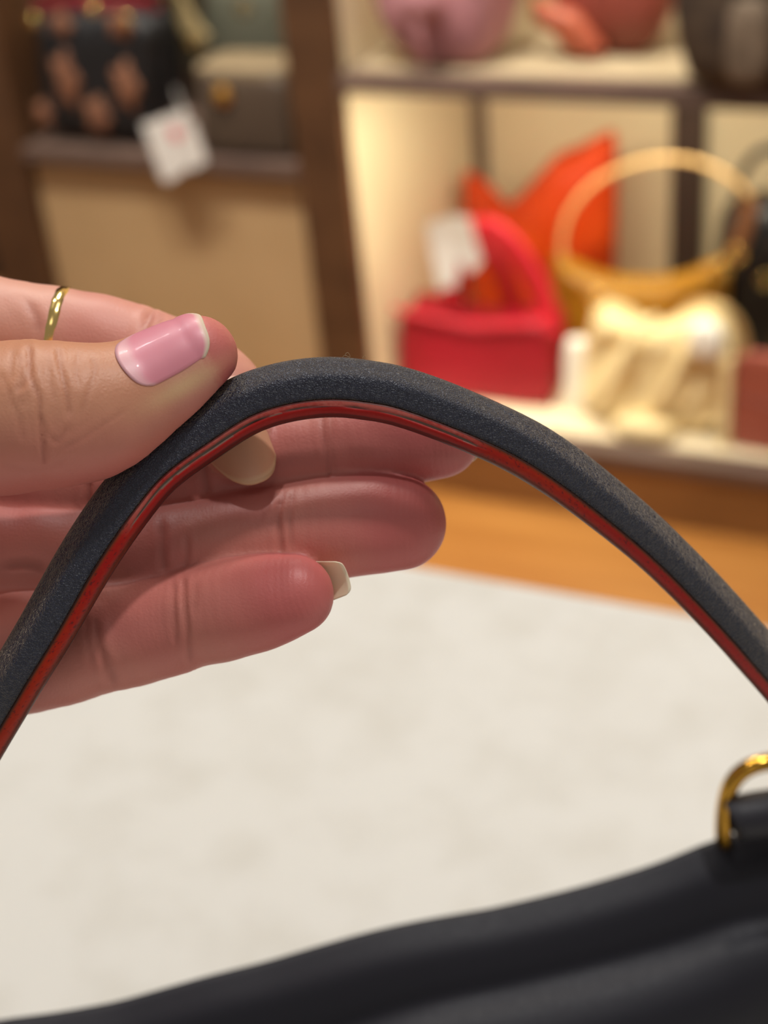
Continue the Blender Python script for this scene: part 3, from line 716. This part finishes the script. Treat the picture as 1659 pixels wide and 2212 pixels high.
# --- red bag with top handles, at the left end of the lower shelf
M_red = mat('red_leather', srgb(176, 18, 42), .5, col2=srgb(164, 14, 36), nscale=12, bump=.15, bscale=160)
M_pinkred = mat('bright_red_leather', srgb(222, 40, 58), .45, col2=srgb(210, 32, 50), nscale=12)
YF = 1.868; zt_ = atY(1020, 685, YF)[2]; yb_ = atZ(990, 604, zt_)[1]
print('red bag', zt_ - ZL, yb_ - YF)
hR = zt_ - ZL; dR = .10
rb = empty('handbag', (-.780, YF + dR / 2, ZL), 'bright red box handbag with arched top handles and a white tag', 'handbag')
def sag(x, y, z):
    t = np.clip(z / hR, 0, 1); return x * (1 - .03 * t), y, z - .022 * t ** 3 * np.cos(np.clip(x / .12, -1, 1) * 1.57) + .006 * t * np.sin(y * 90)
soft_box('body', .246, dR, hR, M_red, (-.780, YF + dR / 2, ZL), 0, rb, .22, 1., .9, .02, .003, 45, 2, sag)
tube('handle', YP([(968, 655), (978, 585), (1004, 525), (1044, 491), (1090, 513), (1138, 575), (1174, 640), (1188, 715)], YF + .02), .013, M_pinkred, rb, 60, 12, (0, 1, 0), (.030, .014))
tube('handle', YP([(985, 650), (992, 600), (1012, 556), (1048, 540), (1082, 580), (1104, 640), (1112, 690)], YF + dR - .03), .013, M_red, rb, 60, 12, (0, 1, 0), (.026, .012))
tube('welt', YP([(850, 668), (930, 686), (1020, 700), (1110, 700), (1190, 690)], YF - .002), .004, M_pinkred, rb, 50, 8)
tg = empty('price_tag', atY(975, 600, YF - .012), 'white price tag on the handle of the red bag', 'price tag')
card('card', [(920, 484), (986, 464), (992, 560), (985, 618), (948, 626)], YF - .012, M_white, tg)
card('card', [(988, 468), (1014, 470), (1040, 566), (1018, 590), (990, 560)], YF - .008, M_white, tg)
tube('string', YP([(985, 470), (1000, 505), (1015, 520)], YF - .008), .0012, M_white, tg, 12, 6)

# --- orange slouch bag behind it
M_or = mat('orange_leather', srgb(226, 78, 10), .5, col2=srgb(206, 60, 8), nscale=9, bump=.15, bscale=90)
ob = empty('handbag', atY(1165, 760, 2.13) * [1, 1, 0] + [0, 0, ZL], 'orange slouchy handbag with two pointed corners behind the red bag', 'handbag')
zb_py = 745
pillow('body', [(1003, 368), (1018, 408), (1048, 440), (1085, 447), (1120, 424), (1160, 380), (1204, 334), (1255, 312), (1312, 284), (1331, 296), (1334, 420), (1330, 560), (1334, 700), (1300, zb_py), (1150, zb_py - 15), (1040, zb_py - 35), (1018, 650), (1004, 500), (1000, 420)], 2.14, .09, M_or, ob, 110, 3., (1165, 570), 12, .004, 5, ZL)
tube('seam', YP([(1112, 440), (1150, 470), (1180, 540), (1200, 620)], 2.105), .004, M_or, ob, 24, 8)

# --- yellow hobo in front of the orange bag
M_yel = mat('mustard_leather', srgb(190, 136, 34), .45, col2=srgb(172, 118, 26), nscale=9)
M_tan = mat('tan_strap', srgb(238, 196, 132), .5); M_brn = mat('brown_strap', srgb(140, 92, 58), .5)
yb = empty('handbag', atY(1380, 800, 1.99) * [1, 1, 0] + [0, 0, ZL], 'mustard yellow crescent handbag with a wide hoop handle', 'handbag')
pillow('body', [(1196, 545), (1240, 566), (1310, 590), (1400, 598), (1490, 584), (1560, 556), (1575, 600), (1565, 700), (1540, 800), (1400, 822), (1260, 800), (1205, 700), (1192, 610)], 2.02, .08, M_yel, yb, 90, 3., (1385, 700), 10, .003, 9, ZL)
tube('handle', YP([(1218, 580), (1214, 520), (1232, 455), (1280, 398), (1345, 362), (1420, 344), (1490, 346), (1550, 368), (1600, 402), (1622, 432)], 2.01), .01, M_tan, yb, 80, 10, (0, 1, 0), (.008, .005))
tube('handle_end', YP([(1622, 430), (1616, 470), (1600, 520), (1582, 558)], 2.0), .01, M_brn, yb, 30, 10, (0, 1, 0), (.024, .008))
for a, b in ((1590, 549), (1559, 583)):
    ring('ring', atY(a, b, 1.975), (.15, 1, .1), .011, .0028, M_gold, yb)

# --- black bag at the right
M_black = mat('black_leather', srgb(30, 29, 31), .42, col2=srgb(24, 23, 26), nscale=20, bump=.1, bscale=120)
kb = empty('handbag', atY(1690, 850, 2.12) * [1, 1, 0] + [0, 0, ZL], 'black leather handbag with gold hardware, right of the mustard bag', 'handbag')
pillow('body', [(1556, 470), (1585, 428), (1660, 412), (1760, 425), (1830, 470), (1850, 640), (1840, 830), (1700, 870), (1560, 850), (1536, 760), (1540, 600)], 2.12, .10, M_black, kb, 80, 4., (1690, 650), 10, .004, 3, ZL)
tube('handle', YP([(1600, 450), (1598, 390), (1640, 330), (1720, 320), (1780, 370), (1790, 440)], 2.12), .007, M_black, kb, 50, 10)
ring('ring', atY(1652, 606, 2.06), (.1, 1, .1), .009, .002, M_gold, kb)

# --- gathered cream bag in front
M_crm = mat('cream_leather', srgb(240, 218, 164), .5, col2=srgb(232, 206, 150), nscale=10, bump=.1, bscale=80)
M_crw = mat('white_leather', srgb(244, 238, 222), .5)
YB = 1.86
o_c = atZ(1400, 948, ZL); wC = 322 * .00066; hC = atY(1400, 672, o_c[1] + .05)[2] - ZL
print('cream', o_c, wC, hC)
cb = empty('handbag', (o_c[0], o_c[1] + .055, ZL), 'cream gathered handbag with soft folds in front of the mustard bag', 'handbag')
def folds(x, y, z):
    t = np.clip(z / hC, 0, 1)
    k = np.sin((x - .75 * z) * 92) * .0055 * np.clip(t * 4, 0, 1)
    dip = .030 * np.exp(-((x + .02) / .045) ** 2) * t ** 2 - .012 * np.exp(-((x - .06) / .03) ** 2) * t ** 2 - .02 * np.exp(-((x + .10) / .02) ** 2) * t ** 2
    return x + .012 * t, y * (1 - .25 * np.sin(t * 3.1)) + k * np.sign(y + 1e-9), z - dip
soft_box('body', wC, .11, hC, M_crm, (o_c[0] - .006, o_c[1] + .064, ZL), -.05, cb, .5, .98, .8, .03, .003, 50, 4, folds, 72, 40)
soft_box('side_flap', .042, .03, .115, M_crw, atZ(1240, 893, ZL) + [0, .02, 0], .1, cb, .4, .8, .7, 0., .001, 60, 6)
soft_box('base_fold', .098, .05, .034, M_crm, (atZ(1382, 958, ZL)[0], atZ(1382, 962, ZL)[1] + .026, ZL), 0, cb, .7, .9, .9)
for dx in (-.05, .03):
    tube('gather_cord', [(o_c[0] + dx - .028, o_c[1] + .012, ZL + .03), (o_c[0] + dx, o_c[1] + .004, ZL + .09), (o_c[0] + dx + .03, o_c[1] + .016, ZL + .16), (o_c[0] + dx + .05, o_c[1] + .04, ZL + hC * .97)], .008, M_crm, cb, 30, 10)
tube('strap', YP([(1470, 690), (1500, 662), (1555, 662), (1596, 705), (1606, 770), (1580, 840)], o_c[1] + .09), .008, M_tan, cb, 50, 10, (0, 1, 0), (.016, .006))
soft_box('flap', .050, .03, .055, M_crw, atY(1524, 775, o_c[1] + .016), -.1, cb, .7)  # white patch painting a highlight on the cream bag, no real flap
ring('ring', atY(1287, 645, o_c[1] + .03), (.3, 1, .2), .012, .0026, M_gold, cb)

# --- salmon pouch at the right edge
M_sal = mat('salmon_leather', srgb(162, 84, 66), .5, col2=srgb(152, 76, 60), nscale=9)
s0 = atZ(1574, 964, ZL); hS = atY(1620, 765, s0[1])[2] - ZL
sb = empty('pouch', (s0[0] + .10, s0[1] + .03, ZL), 'flat salmon pink leather pouch at the right end of the lower shelf', 'pouch')
soft_box('body', .20, .024, hS, M_sal, (s0[0] + .10, s0[1] + .004, ZL), -.06, sb, .22, .99, .8, 0., .001, 40, 8)
soft_box('edge_panel', .016, .024, hS * .93, M_crm, (s0[0] - .006, s0[1] + .004, ZL), -.06, sb, .3)
tube('flap_line', [(s0[0] + .01, s0[1] - .002, ZL + hS * .55), (s0[0] + .1, s0[1] - .008, ZL + hS * .5), (s0[0] + .19, s0[1] - .014, ZL + hS * .55)], .002, M_sal, sb, 20, 6)

# --- upper right shelf
M_pink = mat('pink_leather', srgb(196, 140, 146), .5, col2=srgb(182, 124, 130), nscale=8, bump=.1, bscale=60)
q0 = atZ(955, 150, ZT); print('pink', q0)
pb = empty('handbag', (q0[0], q0[1] + .05, ZT), 'dusty pink bucket handbag gathered by a cord, on the upper shelf', 'handbag')
def buck(x, y, z):
    t = np.clip(z / .20, 0, 1); a = np.arctan2(y, x)
    return x * (1 + .04 * np.sin(9 * a + 2) * t), y * (1 + .08 * np.sin(7 * a) * t), z
soft_box('body', .142, .10, .20, M_pink, (q0[0] - .004, q0[1] + .05, ZT), 0, pb, .5, 1.5, 1.3, .05, .004, 30, 11, buck, 64, 36)
for dy in (.025, .075):
    tube('handle', [(q0[0] - .06, q0[1] + dy, ZT + .19), (q0[0] - .05, q0[1] + dy, ZT + .27), (q0[0], q0[1] + dy, ZT + .31), (q0[0] + .05, q0[1] + dy, ZT + .27), (q0[0] + .06, q0[1] + dy, ZT + .19)], .006, M_pink, pb, 40, 8, (0, 1, 0))
tube('drawstring', [(q0[0] - .075, q0[1] + .01, ZT + .11), (q0[0] - .02, q0[1] - .03, ZT + .10), (q0[0] - .015, q0[1] - .034, ZT + .05), (q0[0] - .018, q0[1] - .018, ZT + .01)], .006, M_pink, pb, 30, 8)
soft_box('bow', .06, .03, .05, M_pink, (q0[0] - .012, q0[1] - .03, ZT + .075), 0, pb, .8)
M_rst = mat('rust_leather', srgb(146, 66, 54), .5, col2=srgb(120, 56, 40), nscale=7); M_oru = mat('orange_flap', srgb(168, 86, 54), .5, col2=srgb(156, 72, 48), nscale=8)
q1 = atZ(1290, 128, ZT)
ub_ = empty('handbag', (q1[0], q1[1] + .05, ZT), 'rust red handbag with an orange flap, between pink and dark bags', 'handbag')
soft_box('body', .135, .10, .20, M_rst, (q1[0] + .012, q1[1] + .05, ZT), 0, ub_, .55, 1.35, .8, .05, .004, 35, 12)
pillow('flap', [(1150, -10), (1200, 10), (1250, 30), (1290, 80), (1310, 112), (1270, 125), (1225, 110), (1190, 70), (1150, 40)], q1[1] - .006, .03, M_oru, ub_, 50, 3., (1235, 60), 6)
M_dkb = mat('dark_brown_tweed', srgb(78, 62, 46), .8, col2=srgb(52, 38, 28), nscale=26, bump=.4, bscale=120)
q2 = atZ(1545, 208, ZT)
db = empty('handbag', (q2[0] + .02, q2[1] + .05, ZT), 'dark brown tweed handbag at the right of the upper shelf', 'handbag')
soft_box('body', .17, .11, .24, M_dkb, (q2[0] + .03, q2[1] + .06, ZT), 0, db, .45, 1.1, .8, .04, .004, 35, 13)
soft_box('pocket', .05, .03, .10, mat('grey_brown_tweed', srgb(120, 102, 84), .8, col2=srgb(96, 80, 64), nscale=30), (q2[0] + .035, q2[1] + .006, ZT + .012), 0, db, .6)

# --- left bay, on its shelf
q3 = atZ(215, 300, ZC); print('black patterned', q3)
M_ink = mat('black_canvas', srgb(20, 19, 22), .6, col2=srgb(15, 14, 17), nscale=20)
M_mot = mat('tan_motif', srgb(140, 94, 68), .6, col2=srgb(112, 72, 54), nscale=60)
pb2 = empty('handbag', (q3[0], q3[1] + .06, ZC), 'black handbag with tan star shaped motifs in the left bay', 'handbag')
YQ = 1.80
pillow('body', [(84, 30), (180, 22), (330, 30), (352, 120), (350, 230), (340, 296), (215, 290), (112, 274), (98, 180)], YQ + .03, .06, M_ink, pb2, 80, 6., (205, 160), 10, .0, 3, ZC)
def motif(px, py, wx, wy):
    c = atY(px, py, YQ + .004); s = 2.2 / F; bm = bmesh.new(); n_ = 24; vs = []
    for sg, y in ((1, -.0035), (.8, -.006)):
        vs.append([bm.verts.new((c[0] + math.cos(2 * math.pi * i / n_) * wx * s * sg * (1 + .22 * math.cos(5 * 2 * math.pi * i / n_)) / 2, c[1] + y, c[2] + math.sin(2 * math.pi * i / n_) * wy * s * sg * (1 + .22 * math.cos(5 * 2 * math.pi * i / n_)) / 2)) for i in range(n_)])
    for i in range(n_): bm.faces.new((vs[0][i], vs[0][(i + 1) % n_], vs[1][(i + 1) % n_], vs[1][i]))
    bm.faces.new(vs[1]); bm.faces.new(vs[0][::-1])
    return bm_obj('motif', bm, M_mot, pb2, True)
for a in ((147, 172, 62, 120), (276, 186, 62, 100), (214, 250, 62, 84), (97, 246, 46, 60), (135, 52, 50, 50), (262, 55, 60, 56)): motif(*a)
M_crs = mat('crimson_leather', srgb(104, 24, 32), .45)
tube('top_band', YP([(84, 14), (150, 8), (250, 10), (335, 6)], YQ + .04), .012, M_crs, pb2, 30, 10, (0, 1, 0), (.02, .03))
for a, b in ((200, 20), (72, 44), (272, 44)): ring('stud', atY(a, b, YQ - .004), (0, 1, .3), .006, .003, M_gold, pb2)
b3 = empty('handbag', atY(345, 250, 1.99) * [1, 1, 0] + [0, 0, ZC], 'plain black handbag tucked behind the black bag with motifs', 'handbag')
pillow('body', [(280, 20), (350, 10), (384, 60), (392, 180), (385, 250), (330, 262), (270, 250), (262, 120)], 1.985, .06, M_black, b3, 60, 4., (330, 140), 8, .002, 4, ZC)
tube('handle', YP([(300, 30), (305, -40), (340, -70), (370, -30), (372, 40)], 2.0), .006, M_black, b3, 30, 8)
M_tau = mat('taupe_leather', srgb(78, 63, 50), .5, col2=srgb(68, 54, 43), nscale=8); M_tau2 = mat('pale_taupe_leather', srgb(132, 114, 88), .5)
q5 = np.array([*atY(530, 368, 1.79)[:2], ZC]); q5b = atY(530, 168, q5[1]); print('taupe', q5, q5b)
tb_ = empty('handbag', (q5[0], q5[1] + .05, ZC), 'taupe handbag with a round gold emblem, front of left bay', 'handbag')
hT = q5b[2] - ZC
soft_box('body', .150, .10, hT, M_tau, (q5[0] + .004, q5[1] + .05, ZC), 0, tb_, .22, .96, .9, .02, .002, 40, 14)
soft_box('top_flap', .15, .094, .02, M_tau2, (q5[0] + .002, q5[1] + .054, ZC + hT - .008), 0, tb_, .4)
bm = bmesh.new(); bmesh.ops.create_cone(bm, segments=24, radius1=.014, radius2=.012, depth=.005, cap_ends=True)
c_ = atY(478, 208, q5[1] - .004)
bmesh.ops.rotate(bm, verts=bm.verts, matrix=Matrix.Rotation(math.pi / 2, 3, 'X')); bmesh.ops.translate(bm, verts=bm.verts, vec=Vector(c_))
bm_obj('emblem', bm, mat('dull_gold', srgb(190, 140, 60), .35, .8), tb_, True)
M_sage = mat('sage_leather', srgb(164, 168, 152), .5, col2=srgb(148, 154, 140), nscale=7)
q6 = atY(555, 200, 2.10); gb = empty('handbag', (q6[0], 2.10, ZC), 'sage grey handbag with a cream handle at the back of left bay', 'handbag')
pillow('body', [(450, -60), (540, -70), (640, -50), (655, 60), (640, 190), (560, 205), (460, 190), (445, 60)], 2.13, .08, M_sage, gb, 60, 4., (550, 70), 8, .0, 6, ZC)
tube('handle', YP([(352, -60), (372, -20), (392, 25), (420, 70), (440, 92)], 2.03), .012, M_crm, gb, 30, 10, (0, 1, 0), (.036, .012))
for a, b in ((418, 92), (525, 18)): ring('ring', atY(a, b, 2.02), (.1, 1, .2), .011, .0026, M_gold, gb)
wt = empty('price_tag', atY(370, 392, FY - .03), 'white price tag with a pink mark, over the left shelf edge', 'price tag')
card('card', [(306, 268), (404, 236), (410, 362), (364, 394), (350, 388)], FY - .030, M_white, wt)
card('card', [(404, 262), (418, 264), (446, 350), (412, 370)], FY - .026, M_white, wt)
bm = bmesh.new(); c_ = atY(379, 289, FY - .0312)
bmesh.ops.create_circle(bm, cap_ends=True, segments=20, radius=.0105)
bmesh.ops.rotate(bm, verts=bm.verts, matrix=Matrix.Rotation(math.pi / 2, 3, 'X')); bmesh.ops.translate(bm, verts=bm.verts, vec=Vector(c_))
bm_obj('printed_mark', bm, mat('pink_ink', srgb(226, 130, 136), .6), wt, False)
tube('string', YP([(398, 240), (385, 210), (378, 190)], FY - .02), .0012, M_white, wt, 12, 6)
